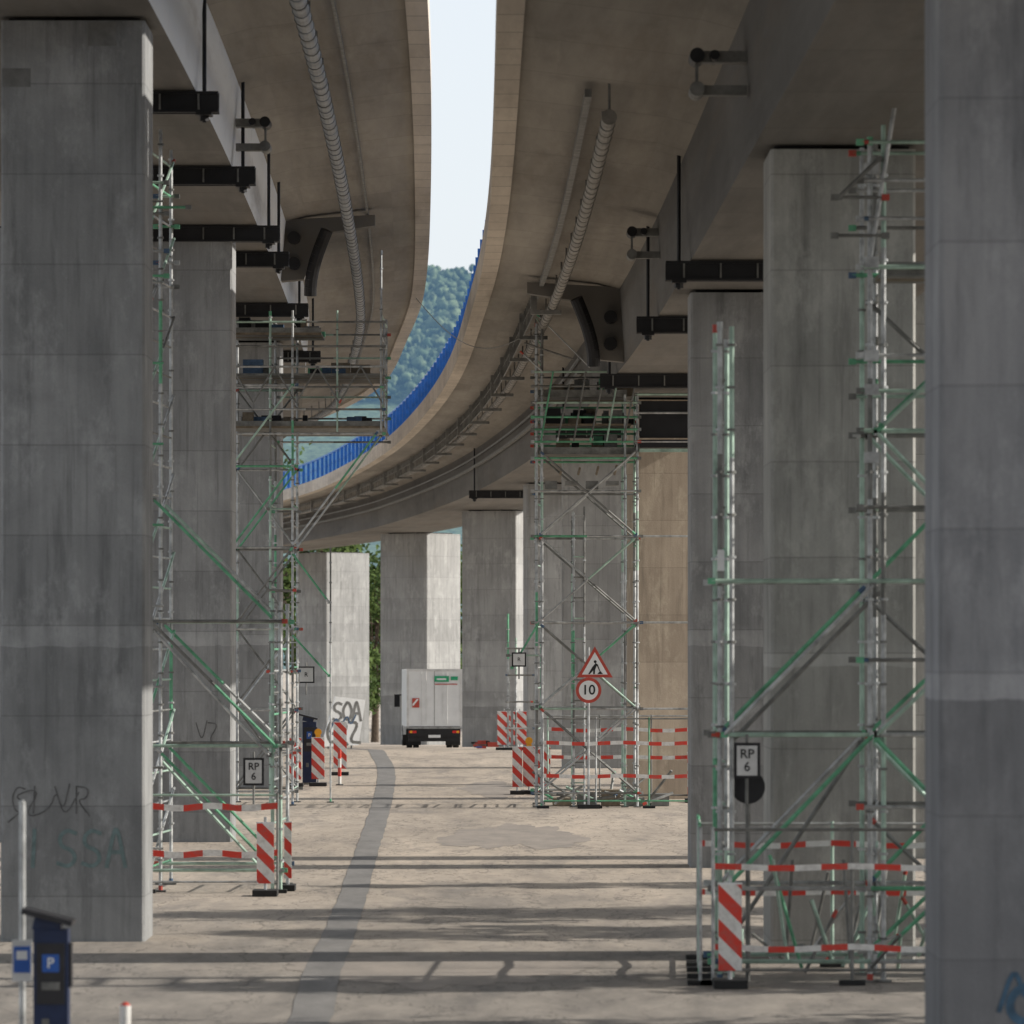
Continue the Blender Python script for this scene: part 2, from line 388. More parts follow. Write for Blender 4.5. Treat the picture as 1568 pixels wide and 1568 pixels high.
def beam(E,side,Y,zb,zt,inset,parent,wo,r=.13):
    x=cr(E,Y); mb=MB(); xin=x+side*(wo-inset); xo=x+side*(wo+2.6)
    a,b=min(xin,xo),max(xin,xo)
    for dy in (-.13,.13):
        mb.box(a,b,Y+dy-.05,Y+dy+.05,zb-.34,zb-.30,'black'); mb.box(a,b,Y+dy-.05,Y+dy+.05,zb-.06,zb-.02,'black'); mb.box(a+.001,b-.001,Y+dy-.012,Y+dy+.012,zb-.30,zb-.06,'black')
    xr=xin+side*.22
    mb.tube((xr,Y,zb-.48),(xr,Y,zt+.02),.032,'black',8)
    mb.box(xr-.12,xr+.12,Y-.2,Y+.2,zb-.38,zb-.34,'black'); mb.tube((xr,Y,zb-.46),(xr,Y,zb-.38),.075,'black',6)
    for i in range(5):
        xx=a+.3+i*(b-a-.6)/4
        mb.box(xx-.015,xx+.015,Y-.18,Y+.18,zb-.3,zb-.06,'dull')
    mb.obj('jacking_beam',parent)
for Y,i in ((79.5,.35),(92,.42),(105,.45),(112,.45),(129,.5),(150,.5)): beam(EL,-1,Y,12.4,13.95,i,root_L,3.5)
for Y,i in ((86,.42),(100.6,.42),(122,.4),(152,.4),(215,.4)): beam(ER,1,Y,10.3,12.1,i,root_R,3.25)

def anchor(E,side,Y,z,off,parent,wo,s=1.):
    x=cr(E,Y)+side*(wo-off); mb=MB()
    xo=cr(E,Y)+side*(wo+.02)
    mb.box(min(x,xo),max(x,xo),Y-.14,Y+.14,z+.16*s,z+.34*s,'dull')
    mb.tube((x,Y-.3,z+.25*s),(x,Y+.3,z+.25*s),.12*s,'black',14); mb.tube((x,Y-.3,z-.28*s),(x,Y+.3,z-.28*s),.12*s,'dull',14)
    mb.box(min(x,xo),max(x,xo),Y-.1,Y+.1,z-.36*s,z-.2*s,'dull')
    mb.tube((x+side*.22,Y-.33,z+.25*s),(x+side*.22,Y+.3,z+.25*s),.08*s,'black',14); mb.box(x-.02,x+.02,Y-.1,Y-.05,z-.25*s,z+.25*s,'dull')
    mb.obj('tendon_anchor',parent)
anchor(ER,1,66.5,11.25,.62,root_R,3.15,.8); anchor(ER,1,98,11.5,.5,root_R,3.15,.8); anchor(EL,-1,92,12.95,.5,root_L,3.4,.8)
anchor(EL,-1,124,13.2,.5,root_L,3.4,.9)
def deviator(E,side,Y,zb,zt,parent,wo):
    mb=MB(); x=cr(E,Y)
    pts=[(x+side*(wo-.02),zb+.05),(x+side*(wo-.02),zt-.02),(x+side*(wo-2.2),zt+.1),(x+side*(wo-2.2),zt-.15),(x+side*(wo-.9),zt-.35),(x+side*(wo-.55),zb+.1)]
    mb.prism(pts if side<0 else pts[::-1],Y,Y+.5,'boxsof')
    for zz in (zb+.45,zb+1.05): 
        mb.tube((x+side*(wo-.32),Y-.25,zz),(x+side*(wo-.32),Y+.02,zz),.15,'black',16)
    c0=None
    for i in range(9):
        t=i/8; px=x+side*(wo-1.1+.4*math.sin(t*1.6)); pz=zt-.3-1.5*t; py=Y-.5+.3*t
        if c0: mb.tube(c0,(px,py,pz),.15,'black',12)
        c0=(px,py,pz)
    mb.obj('tendon_deviator',parent)
deviator(ER,1,118,10.3,12.05,root_R,3.25); deviator(EL,-1,122,12.4,13.9,root_L,3.5)

# ------------------------------------------------------------ piers
def pier(x0,x1,y,zt,k,depth=1.6,yaw=0,zb=None):
    mb=MB(); zb=(gz(y)-.3) if zb is None else zb
    c=((x0+x1)/2); w=(x1-x0)/2
    R=Matrix.Translation((c,y,0))@Matrix.Rotation(yaw,4,'Z')
    ch=.035
    pl=[(-w+ch,0),(w-ch,0),(w,ch),(w,depth-ch),(w-ch,depth),(-w+ch,depth),(-w,depth-ch),(-w,ch)]
    vs=[R@Vector((a,b,zb)) for a,b in pl]+[R@Vector((a,b,zt-.06)) for a,b in pl]; n=8
    mb.add(vs,[tuple(range(n,2*n))]+[(i,(i+1)%n,n+(i+1)%n,n+i) for i in range(n)],k)
    for bx in (-w*.6,w*.6): mb.box(bx-.3,bx+.3,.3,depth-.3,zt-.06,zt+.005,'black',R)
    o=mb.obj('bridge_pier'); return o
rad=math.radians
p1=pier(-6.85,-4.92,70,12.4,'pier')
p2=pier(-7.6,-5.63,105,12.4,'pier'); pier(-8.4,-6.42,145,12.4,'pier'); pier(-10.6,-8.6,185,12.4,'pier')
pier(-11.8,-9.85,105,12.4,'pier'); pier(-11.1,-9.1,70,12.4,'pier'); pier(-12.6,-10.6,145,12.4,'pier')
pA=pier(3.6,5.6,44,10.3,'pierA'); pier(3.27,5.1,66,10.3,'pierR',depth=2.0); pier(3.18,5.15,93,10.3,'pier')
pier(7.0,8.9,97,12.0,'pierR')
pier(3.2,5.2,134,10.3,'pierT',yaw=rad(9))
pier(1.6,3.6,167,10.3,'pierF'); pier(.6,2.6,205,10.3,'pierF',yaw=rad(6))
pier(-2.44,.26,247,10.3,'pierF',depth=2.0,yaw=rad(-18)); 
pier(-7.84,-4.54,298,10.3,'pierF',depth=3.3,yaw=rad(-35))
pier(-15.45,-12.25,362,10.3,'pierF',depth=3.8,yaw=rad(-50))
pier(3.2,5.2,10,10.3,'pier'); pier(-7,-5,35,12.4,'pier'); 
mb=MB(); mb.poly([(-5.68,69.996,12.0),(-5.3,69.996,12.0),(-5.3,69.996,12.32),(-5.68,69.996,12.32)],'repair'); mb.poly([(-6.83,69.996,11.45),(-6.45,69.996,11.45),(-6.45,69.996,11.7),(-6.83,69.996,11.7)],'repair'); o=mb.obj('repair_patches'); o.parent=p1

def ribbon(lines,x,z,s,y,k,wd,parent,name='graffiti'):
    mb=MB(); j=0
    for ln in lines:
        for (a,b) in zip(ln[:-1],ln[1:]):
            A=Vector((x+a[0]*s,y-j*.00002,z+a[1]*s));B=Vector((x+b[0]*s,y-j*.00002,z+b[1]*s)); d=(B-A)
            if d.length<1e-5: continue
            d.normalize(); n=Vector((-d.z,0,d.x))*wd; A=A-d*wd*.5; B=B+d*wd*.5
            mb.poly([A-n,B-n,B+n,A+n],k); j+=1
    o=mb.obj(name); o.parent=parent
def smoothl(ln,it=2):
    for _ in range(it):
        o=[ln[0]]
        for a,b in zip(ln[:-1],ln[1:]): o+=[(a[0]*.75+b[0]*.25,a[1]*.75+b[1]*.25),(a[0]*.25+b[0]*.75,a[1]*.25+b[1]*.75)]
        o.append(ln[-1]); ln=o
    return ln
L_={'I':[[(0,0),(.05,1)]],'S':[[(.5,.9),(.25,1),(.05,.8),(.1,.55),(.4,.45),(.5,.2),(.3,0),(0,.1)]],'A':[[(0,0),(.2,1),(.3,1),(.5,0)],[(.1,.4),(.42,.4)]],
 'G':[[(.5,.9),(.2,1),(0,.6),(.1,.1),(.4,0),(.55,.4),(.3,.45)]],'V':[[(0,1),(.3,0),(.55,1.1)]],'R':[[(0,0),(0,1)],[(0,1),(.45,.95),(.4,.55),(.02,.5),(.5,-.1)]],'Z':[[(0,1),(.55,.95),(0,.05),(.6,0)]],'O':[[(.25,1),(.0,.6),(.1,.1),(.4,.05),(.55,.5),(.4,.95),(.25,1)]]}
def word(w,x,z,s,y,k,wd,parent,sp=.75):
    ls=[];cx=0
    for ch in w: ls+=[smoothl([(a+cx,b) for a,b in l]) for l in L_[ch]]; cx+=sp
    ribbon(ls,x,z,s,y,k,wd,parent)
word('ISSA',-6.42,1.0,.5,69.995,'teal',.026,p1,.66)
word('GIVR',-6.7,1.72,.36,69.993,'gblack',.010,p1,.8)
ribbon([smoothl([(0,0),(.6,.5),(.1,.7),(.9,.95),(.4,.1),(1.1,.3),(1.3,.9),(1.5,.1),(1.9,.8)])],-6.75,1.6,.5,69.991,'gblack',.008,p1)
word('VZ',-6.35,2.0,.4,104.994,'gblack',.012,p2,.6)
word('SZV',4.15,.5,.62,43.995,'gblue',.035,pA,.7)
ribbon([smoothl([(0,0),(.3,.9),(.5,.1),(.8,1),(1,.2),(1.3,.8)])],4.1,.9,.45,43.992,'gblue',.02,pA)
# ------------------------------------------------------------ scaffolds
TM=['steel','steel','steel','dull','dull','pale','pale','green']
def tm(r=random): return r.choice(TM)
def ptube(mb,a,b,r,base=None):
    r*=1.12
    a=Vector(a);b=Vector(b);L=(b-a).length; n=max(1,int(L/1.3))
    for i in range(n):
        k=base or tm()
        if random.random()<.3: k=tm()
        mb.tube(a.lerp(b,i/n),a.lerp(b,(i+1)/n),r,k)
    if random.random()<.2: mb.tube(a.lerp(b,.0),a.lerp(b,min(1,.1/L)),r*1.2,random.choice(['redp','coup','green','steel']))
    if random.random()<.2: mb.tube(b.lerp(a,.0),b.lerp(a,min(1,.1/L)),r*1.2,random.choice(['redp','coup','green','steel']))
def coupler(mb,p,s=.045):
    mb.box(p[0]-s,p[0]+s,p[1]-s,p[1]+s,p[2]-s*.8,p[2]+s*.8,random.choice(['dull','dull','coup','dull','steel','steel','green','dull','redp']))
def posts(mb,x,ys,z1,r=.027,z0=0,twin=None):
    for y in ys:
        for dx in ([0] if not twin else [0,twin]):
            ptube(mb,(x+dx,y,z0),(x+dx,y,z1-random.uniform(0,.25)),r,random.choice(['steel','steel','pale']))
            if z0==0: mb.box(x+dx-.09,x+dx+.09,y-.09,y+.09,.006,.03,'dull')
            z=z0+.5
            while z<z1-.2: mb.tube((x+dx,y,z),(x+dx,y,z+.03),r*1.9,random.choice(['dull','steel']),8); z+=.5
def ledger(mb,x0,x1,ys,z,r=.025,base=None):
    for y in ys:
        ptube(mb,(x0,y-.06,z),(x1,y-.06,z),r,base)
        coupler(mb,(x0,y-.04,z)); coupler(mb,(x1,y-.04,z))
def diag(mb,x0,z0,x1,z1,ys,r=.025,base='green'):
    for i,y in enumerate(ys):
        ptube(mb,(x0,y-.09,z0),(x1,y-.09,z1),r,base)
        coupler(mb,(x0,y-.07,z0),.04); coupler(mb,(x1,y-.07,z1),.04)
def rungs(mb,x,ys,z0,z1,step=.5,r=.018,dx=0):
    z=z0
    while z<z1: mb.tube((x,ys[0],z),(x+dx,ys[1],z),r,tm()); z+=step
def platform(mb,x0,x1,y0,y1,z,toe=True):
    n=max(2,int((y1-y0)/.32)); w=(y1-y0)/n
    for i in range(n): mb.box(x0,x1,y0+i*w+.01,y0+(i+1)*w-.01,z,z+.05,random.choice(['wood','dull','dull']))
    if toe: mb.box(x0,x1,y0-.03,y0,z+.05,z+.17,'dull'); 

# right foreground tower
mb=MB(); ys=[61.6,63.0]
posts(mb,2.45,ys,7.85,twin=.14); posts(mb,4.22,ys,10.2,twin=.16); posts(mb,6.0,ys,10.2); posts(mb,5.05,[63.0],10.2,.022)
for z in (1.11,2.92,4.73): ledger(mb,2.35,6.1,ys,z)
ledger(mb,2.35,6.1,ys,.25)
for z in (6.5,8.43): ledger(mb,4.1,6.1,ys,z)
for z in (2.07,3.8,5.6,6.97,7.39,9.0,9.45,9.9): ledger(mb,4.1,6.1,ys,z,.02)
diag(mb,2.5,1.11,4.25,2.92,ys); diag(mb,2.5,2.92,4.25,4.68,ys); diag(mb,2.6,2.85,4.3,4.58,[61.7],base='pale'); diag(mb,2.6,.4,4.2,2.8,[63.0],base='dull')
for i,z in enumerate((.3,1.11,2.92,4.73,6.5)):
    if i%2: diag(mb,4.3,z+1.75,6.0,z,ys,base='pale'); diag(mb,4.3,z,6.0,z+1.75,[63.0],base='green')
    else: diag(mb,4.3,z,6.0,z+1.6,ys,base='green'); diag(mb,4.3,z+1.6,6.0,z,[63.0],base='dull')
rungs(mb,2.5,ys,.6,7.6); rungs(mb,4.3,ys,.6,10,dx=0.1); rungs(mb,6,ys,.6,10)
platform(mb,4.35,6.0,61.7,62.95,8.33)
diag(mb,4.32,9.7,3.85,9.25,[61.6],base='dull'); ledger(mb,3.8,4.4,[61.6],9.25,.018,'dull'); ledger(mb,3.8,4.4,[61.6],8.8,.018,'dull')
ptube(mb,(4.2,61.55,8.4),(4.55,61.55,10.6),.025,'steel')
for z in (6.2,7.0,7.4,8.5,9.6): mb.box(4.15,4.32,61.5,61.6,z-.08,z+.05,'steel')
mb.box(2.42,2.5,61.5,61.58,4.85,5.1,'white')
mb.obj('scaffold_tower')
# left foreground tower
mb=MB(); ys=[84,86.6]
posts(mb,-5.82,ys,12.3,twin=.17); posts(mb,-3.85,ys,4.75,twin=.13)
for z in (.35,2.35,4.35): ledger(mb,-5.9,-3.65,ys,z)
diag(mb,-5.75,6.3,-3.85,4.4,ys); diag(mb,-5.75,4.3,-3.8,2.35,ys); diag(mb,-5.7,2.3,-3.85,.4,ys); diag(mb,-5.75,4.2,-3.9,2.2,[84.0],base='steel'); diag(mb,-5.7,2.1,-3.9,.15,[85],base='pale')
rungs(mb,-5.82,ys,.4,12.2,.5,dx=.16); rungs(mb,-3.85,ys,.4,4.6,.35,dx=.1)
for i in range(9):
    z=.4+i*1.3; ptube(mb,(-5.8,84,z),(-5.6,86.6,z+1.2),.02); mb.tube((-5.86,83.95,z+.3),(-5.6,83.95,z+.3),.02,tm())
for z in (9.9,10.3,10.9,11.4): ledger(mb,-5.9,-5.55,ys,z,.02)
ledger(mb,-5.9,-5.2,[84],11.0,.02,'green')
mb.obj('scaffold_tower')
# left mid tower with work platform
mb=MB(); ys=[128.6,131.4]
for x in (-6.9,-5.95,-5.4): posts(mb,x,ys,12.3,.028)
for i in range(7):
    z=.35+i*2.0
    if z<12.3: ledger(mb,-7.0,-5.3,ys,z)
    if z<10:
        diag(mb,-6.9,z,-5.4,z+2,ys,base='dull'); diag(mb,-6.9,z+2,-5.4,z,ys[1:],base='dull')
for z in (1.3,3.3,5.3,7.3): ledger(mb,-6.0,-5.35,ys,z,.02)
rungs(mb,-5.95,ys,.4,12); rungs(mb,-5.4,ys,.4,12)
for y in (128.6,131.4,134): posts(mb,-3.22,[y],13.85 if y<130 else 12.3,.026,z0=9.2)
posts(mb,-4.3,[128.6],12.2,.022,z0=9.2)
platform(mb,-6.9,-3.15,128.7,134,9.3); platform(mb,-6.9,-4.7,128.7,131.3,11.6)
platform(mb,-6.9,-3.2,128.8,133,10.6,False)
for z in (9.15,9.75,10.3,10.8,11.3,11.9): ledger(mb,-7.0,-3.15,[128.6],z,.024); ledger(mb,-6.,-3.15,[134],z,.022)
for z in (9.9,10.35,10.9,11.55,12.1): mb.tube((-3.22,128.6,z),(-3.22,134,z),.024,tm())
for i in range(7):
    x=-6.9+i*.53; ptube(mb,(x,128.5,9.9 if i%2 else 10.8),(x+.53,128.5,10.8 if i%2 else 9.9),.02,'dull')
diag(mb,-5.4,6.4,-3.3,9.2,ys,base='green'); diag(mb,-5.4,6.2,-4.5,5.0,[128.6],base='green'); posts(mb,-4.55,[131],6.5,.02)
diag(mb,-5.4,4.2,-4.5,3.2,[128.6],base='green')
for _ in range(44):
    x=random.uniform(-6.8,-3.6);z=random.choice([9.36,10.66,11.66]); 
    if z>11 and x>-4.9: continue
    w=random.uniform(.1,.5); h=random.uniform(.06,.45); y=random.uniform(129,131)
    mb.box(x,x+w,y,y+.4,z,z+h,random.choice(['wood','dull','dull','black','black','coup','wood','green']))
mb.obj('scaffold_tower')
# right mid tower
mb=MB(); ys=[127.2,130.]
posts(mb,.6,ys,12.0,.03,twin=.13); posts(mb,1.5,ys,7.4,.026); posts(mb,2.75,ys,10.2,.028); posts(mb,3.05,ys,10.2,.03); posts(mb,4.85,[127.2],10.2,.03,z0=8.6)
for z in (.35,2.4,4.5,6.6): ledger(mb,.5,3.15,ys,z)
for z in (2.4,4.5,6.6): ledger(mb,3.0,4.9,[127.2],z,.024,'steel')
for i,z in enumerate((.4,2.45,4.55,6.65)):
    diag(mb,.7,z,3.0,z+2,ys,base='steel'); diag(mb,.7,z+2,3.0,z,ys,base='dull')
diag(mb,.0,3.4,.65,4.5,[127.2],base='green'); ledger(mb,-.1,.7,[127.2],3.7,.02)
rungs(mb,.6,ys,.4,12,dx=.13); rungs(mb,1.5,ys,.4,7.3,.4); rungs(mb,3.05,ys,.4,10)
for i in range(14): mb.tube((1.5,127.15,.6+i*.5),(1.75,127.15,.6+i*.5),.018,tm())
posts(mb,1.76,[127.2],7.4,.022)
platform(mb,.6,3.1,127.3,130,8.6); platform(mb,.6,2.8,127.3,130,10.0); platform(mb,.6,2.9,127.4,130,9.3,False)
for z in (7.7,8.5,8.9,9.2,9.5,9.85,10.25,10.6): ledger(mb,.5,2.85 if z>10.2 else 3.1,ys,z,.024,random.choice(['green','dull',None]))
for z in (8.9,9.6,10.05): ledger(mb,3.0,4.95,[127.2],z,.026)
mb.box(3.1,4.9,127.1,127.25,8.65,8.73,'pale'); mb.box(3.1,4.9,127.12,130,8.76,8.95,'black'); mb.box(3.1,4.9,127.3,127.4,9.0,9.9,'black')
for i in range(6): ptube(mb,(.7+i*.4,127.1,8.9),(1.0+i*.4,127.1,10.6-.3*(i%2)),.02,'dull')
for i in range(5): mb.tube((.75+i*.45,127.3,8.2+i*.03),(.75+i*.45,130,8.2),.03,'wood')
for i in range(4): mb.box(.8+i*.5,1.1+i*.5,127.2,127.9,7.75+.1*(i%2),7.95,'dull')
ptube(mb,(.2,127.1,11.1),(.75,127.1,10.6),.02,'dull'); ptube(mb,(.3,127.1,11.3),(1.5,127.1,10.9),.02,'dull'); ptube(mb,(.6,127.1,12.),(1.9,127.1,10.7),.018,'green')
for _ in range(40):
    x=random.uniform(.7,2.6);z=random.choice([8.66,9.36,10.06]); w=random.uniform(.1,.45); h=random.uniform(.06,.45); y=random.uniform(127.6,129)
    mb.box(x,x+w,y,y+.4,z,z+h,random.choice(['wood','dull','dull','dull','wood','green','black','black']))
mb.obj('scaffold_tower')
mb=MB(); posts(mb,-.15,[196,197.5],5.2,.035); posts(mb,.15,[196],4.4,.035)
for z in (.8,1.8,2.8,3.8): ledger(mb,-.2,.8,[196],z,.03)
mb.obj('scaffold_tower')

# ------------------------------------------------------------ barriers, fences, signs
def board(x,y,w=.25,h=1.0,lamp=False,yaw=0.):
    mb=MB(); z=gz(y)
    mb.box(x-w/2,x+w/2,y,y+.03,z+.2,z+.2+h,'bdiag'); mb.tube((x,y+.05,z+.1),(x,y+.05,z+.3+h),.025,'steel',8)
    mb.box(x-w/2-.06,x+w/2+.06,y-.25,y+.35,z+.004,z+.1,'rubber')
    mb.box(x-w/2-.01,x+w/2+.01,y+.005,y+.025,z+.2+h,z+.22+h,'white')
    if lamp:
        mb.disc(x,y,y+.08,z+.36+h,.1,'amber',18); mb.box(x-.07,x+.07,y+.0,y+.09,z+.22+h,z+.27+h,'amber')
    o=mb.obj('barrier_board'); return o
board(2.53,60.6,.27,1.0); board(-3.9,82.6,.27,.95); board(-3.62,84.4,.12,.9)
board(-6.05,145.5,.36,1.15); board(-5.42,146,.36,1.15,True); board(-5.2,158,.4,1.4)
board(.14,138,.26,1.05); board(.45,138.4,.32,1.05,True); board(.8,137.6,.42,1.05); board(4.55,131.,.3,1.05)
board(-.3,196,.5,1.25); board(0.3,197,.5,1.25)
def rails(name,x0,x1,y,zs,hs=.1,y2=None,zt=None,k='tape'):
    mb=MB(); y2=y if y2 is None else y2; g=gz(y)
    N=10
    for z in zs:
        sg=random.uniform(.015,.05)
        for i in range(N):
            t0=i/N;t1=(i+1)/N; a=x0+(x1-x0)*t0;b=x0+(x1-x0)*t1; ya=y+(y2-y)*t0;yb=y+(y2-y)*t1
            za=g+z-sg*math.sin(math.pi*2*t0)**2; zb_=g+z-sg*math.sin(math.pi*2*t1)**2
            mb.add([(a,ya,za),(b,yb,zb_),(b,yb,zb_+hs),(a,ya,za+hs),(a,ya+.02,za),(b,yb+.02,zb_),(b,yb+.02,zb_+hs),(a,ya+.02,za+hs)],[(0,1,2,3),(7,6,5,4),(0,4,5,1),(3,2,6,7)],k)
    zt=zt or (max(zs)+.25); n=max(2,int(math.hypot(x1-x0,y2-y)/1.2)+1)
    for i in range(n):
        t=i/(n-1); X=x0+(x1-x0)*t;Y=y+(y2-y)*t+.05
        mb.tube((X,Y,g),(X,Y,g+zt),.022,tm()); mb.box(X-.15,X+.15,Y-.06,Y+.1,g+.004,g+.06,'rubber')
    for z in (.18,zt-.03): mb.tube((x0,y+.05,g+z),(x1,y2+.05,g+z),.02,tm())
    return mb.obj(name)
rails('site_barrier',-5.85,-3.75,83.5,(.6,1.35))
rails('site_barrier',2.35,5.6,61.0,(.42,1.36),.07,zt=1.85); rails('site_barrier',2.3,5.6,64.4,(.9,1.5),.07,zt=1.8)
rails('site_barrier',2.2,2.35,61.0,(.5,1.3),.07,y2=66,zt=1.85)
rails('site_barrier',.75,4.6,126.4,(.75,1.55),.09,zt=2.2); rails('site_barrier',.9,4.8,131.2,(1.1,1.8),.09,zt=2.2)
mb=MB()
for i in range(26):
    x=random.uniform(2.7,5.2); y=random.uniform(61.3,64); 
    ptube(mb,(x,y,random.uniform(.05,.3)),(x+random.uniform(-.5,.7),y+random.uniform(-.5,.5),random.uniform(.3,1.5)),.02,random.choice(['dull','dull','pale','green']))
mb.obj('scaffold_tube_stack')
mb=MB()
for i in range(16):
    x=random.uniform(.9,3.6); y=random.uniform(127,130)
    ptube(mb,(x,y,random.uniform(.05,.3)),(x+random.uniform(-.9,1.2),y+random.uniform(-.5,.5),random.uniform(.1,.9)),.03,'dull')
for i in range(5): mb.box(1+i*.6,1.45+i*.6,128,129,.01,.2+.1*(i%3),random.choice(['wood','dull']))
mb.obj('scaffold_tube_stack')

def rp_sign(x,y,z,w=.34,h=.42,t='RP\n6'):
    e=empty('placard_sign'); mb=MB()
    mb.box(x-w/2,x+w/2,y,y+.03,z-h/2,z+h/2,'black'); mb.box(x-w/2+.035,x+w/2-.035,y-.004,y,z-h/2+.035,z+h/2-.035,'whited')
    mb.tube((x,y+.06,z-h/2-.3),(x,y+.06,z+h/2+.1),.02,'dull'); mb.obj('panel',e)
    if t: text(t,h*.36,x,y-.006,z,'black',e)
rp_sign(2.76,61.35,2.62,.31,.42); rp_sign(-4.12,83.3,1.95,.33,.44); rp_sign(.17,127,3.6,.35,.35,'R'); rp_sign(-5.2,132,3.2,.42,.42,'R')
mb=MB(); mb.disc(2.79,61.7,61.9,2.3,.2,'black'); mb.tube((2.79,61.8,0),(2.79,61.8,2.3),.03,'dull'); mb.obj('road_sign')
e=empty('traffic_sign'); mb=MB(); X=1.98;Y=126.2;zc=3.42
def tri(r,y0,y1,k,cx=X+.02,cz=zc):
    mb.prism([(cx-r*.866,cz-r*.5),(cx+r*.866,cz-r*.5),(cx,cz+r)],y0,y1,k)
tri(.50,Y,Y+.03,'redp'); tri(.36,Y-.004,Y,'white')
cx=X
mb.disc(cx+.03,Y-.008,Y-.005,zc+.13,.035,'black'); mb.prism([(cx-.04,zc-.0),(cx+.04,zc+.1),(cx+.08,zc+.07),(cx+.03,zc-.06)],Y-.008,Y-.005,'black')
mb.prism([(cx-.04,zc-.0),(cx+.03,zc-.05),(cx+.02,zc-.17),(cx-.02,zc-.17),(cx-.02,zc-.08),(cx-.1,zc-.17),(cx-.14,zc-.17)],Y-.0085,Y-.0055,'black')
mb.prism([(cx+.06,zc+.06),(cx+.13,zc-.1),(cx+.15,zc-.09),(cx+.09,zc+.07)],Y-.009,Y-.006,'black'); mb.prism([(cx+.08,zc-.17),(cx+.22,zc-.17),(cx+.15,zc-.09)],Y-.0095,Y-.0065,'black')
mb.disc(X-.13,Y,Y+.03,2.86,.31,'redp'); mb.disc(X-.13,Y-.004,Y,2.86,.235,'white')
mb.tube((X-.13,Y+.06,0),(X-.13,Y+.06,3.9),.03,'steel',8); mb.box(X-.4,X+.15,Y-.1,Y+.2,.004,.1,'rubber'); mb.obj('plates_and_pole',e)
text('10',.33,X-.13,Y-.008,2.86,'black',e,'speed_digits')
def bollard(x,y,h=.95):
    mb=MB(); z=gz(y); mb.tube((x,y,z),(x,y,z+h),.05,'post',12); mb.tube((x,y,z+h),(x,y,z+h+.03),.05,'redp',12,.02); mb.tube((x,y,z),(x,y,z+.03),.11,'rubber',12); mb.obj('bollard')
bollard(-4.85,147,1.0); bollard(-3.5,47.3,.72)

def pay(x,y,s=1.,sign=True):
    e=empty('parking_meter'); mb=MB(); w=.155*s; z=gz(y)
    mb.box(x-w,x+w,y,y+.26,z+.0,z+1.42*s,'navy'); mb.box(x-w*.82,x+w*.82,y-.012,y,z+.75*s,z+1.3*s,'panel')
    mb.box(x-w-.03,x+w+.03,y-.02,y+.28,z,z+.06,'dull')
    R=Matrix.Translation((x-.02,y+.12,z+1.53*s))@Matrix.Rotation(math.radians(14),4,'Y')
    mb.box(-w-.09,w+.07,-.22,.24,-.02,.03,'panel',R); mb.box(-w*.8,w*.8,-.1,.2,-.14,-.02,'navy',R)
    mb.box(x+w,x+w+.03,y+.03,y+.2,z+.9*s,z+1.3*s,'panel')
    mb.box(x-w*.5,x-w*.1,y-.02,y-.012,z+.5,z+.62,'dull'); mb.box(x-.08,x+.08,y-.02,y-.013,z+.88*s,z+.95*s,'dull')
    mb.box(x-.075,x+.075,y-.018,y-.013,z+1.04*s,z+1.2*s,'pblue'); mb.obj('housing',e,bevel=.012)
    if sign: text('P',.13,x,y-.022,z+1.12*s,'white',e,'p_lettering')
pay(-4.15,47)
pay(-5.72,147.5,1.25)
mb=MB(); x=-4.46;y=47.6
mb.tube((x,y,0),(x,y,2.55),.03,'steel',10); mb.tube((x,y,2.55),(x,y,2.57),.03,'steel',10,.01)
mb.box(x-.09,x+.09,y-.05,y-.035,.92,1.3,'whited'); mb.box(x-.075,x+.075,y-.056,y-.05,1.0,1.24,'pblue'); mb.box(x-.05,x+.05,y-.06,y-.056,1.12,1.2,'white'); mb.box(x-.05,x+.05,y-.035,y+.035,1.0,1.04,'dull')
mb.obj('sign_post')

# ------------------------------------------------------------ truck
e=empty('box_truck'); g=gz(224); mb=MB()
mb.box(-1.17,1.17,0,5.4,.92,3.36,'white')
mb.box(-1.19,1.19,-.02,.02,3.3,3.4,'whited'); mb.box(-1.19,-1.1,-.03,.02,.9,3.3,'whited'); mb.box(1.1,1.19,-.03,.02,.9,3.3,'whited'); mb.box(-1.19,1.19,-.03,.02,.84,.95,'dull')
mb.box(-.008,.008,-.012,-.002,.96,3.3,'dull')
for x in (-.35,-.55,.35,.55): mb.tube((x,-.04,1.0),(x,-.04,3.28),.010,'whited')
mb.box(-1.2,1.2,-.05,.03,.86,.9,'steel')
mb.box(-.42,.42,0.1,7,.5,.84,'black'); mb.box(-1.1,1.1,.05,.2,.3,.6,'black'); mb.box(-1.12,1.12,-.02,.06,.5,.84,'black')
for sx in (-1,1):
    mb.box(sx*.93-.16,sx*.93+.16,-.05,-.02,.66,.76,'lampR'); mb.box(sx*1.0-.05,sx*1.0+.05,-.055,-.05,.66,.76,'amber')
    for yy in (1.6,6.2):
        for dx in ((0,.28) if yy<2 else (0,)):
            xx=sx*(1.0-dx); mb.tube((xx-.12,yy,.45),(xx+.12,yy,.45),.45,'rubber',20); mb.tube((xx-.13,yy,.45),(xx+.13,yy,.45),.22,'steel',12)
    mb.box(sx*.85-.32,sx*.85+.32,1.05,1.08,.12,.8,'rubber')
    mb.box(sx*1.33-.12 ,sx*1.33+.12,6.55,6.62,1.7,2.25,'black'); mb.box(min(sx*1.05,sx*1.3),max(sx*1.05,sx*1.3),6.57,6.6,2.2,2.25,'black')
mb.box(-.26,.26,-.06,-.052,.46,.58,'white')
mb.box(-1.1,1.1,5.6,7.2,.5,2.5,'white'); mb.box(-1.0,1.0,7.2,7.3,1.4,2.35,'glass'); mb.box(-1.115,1.115,6.0,6.9,1.5,2.2,'glass')
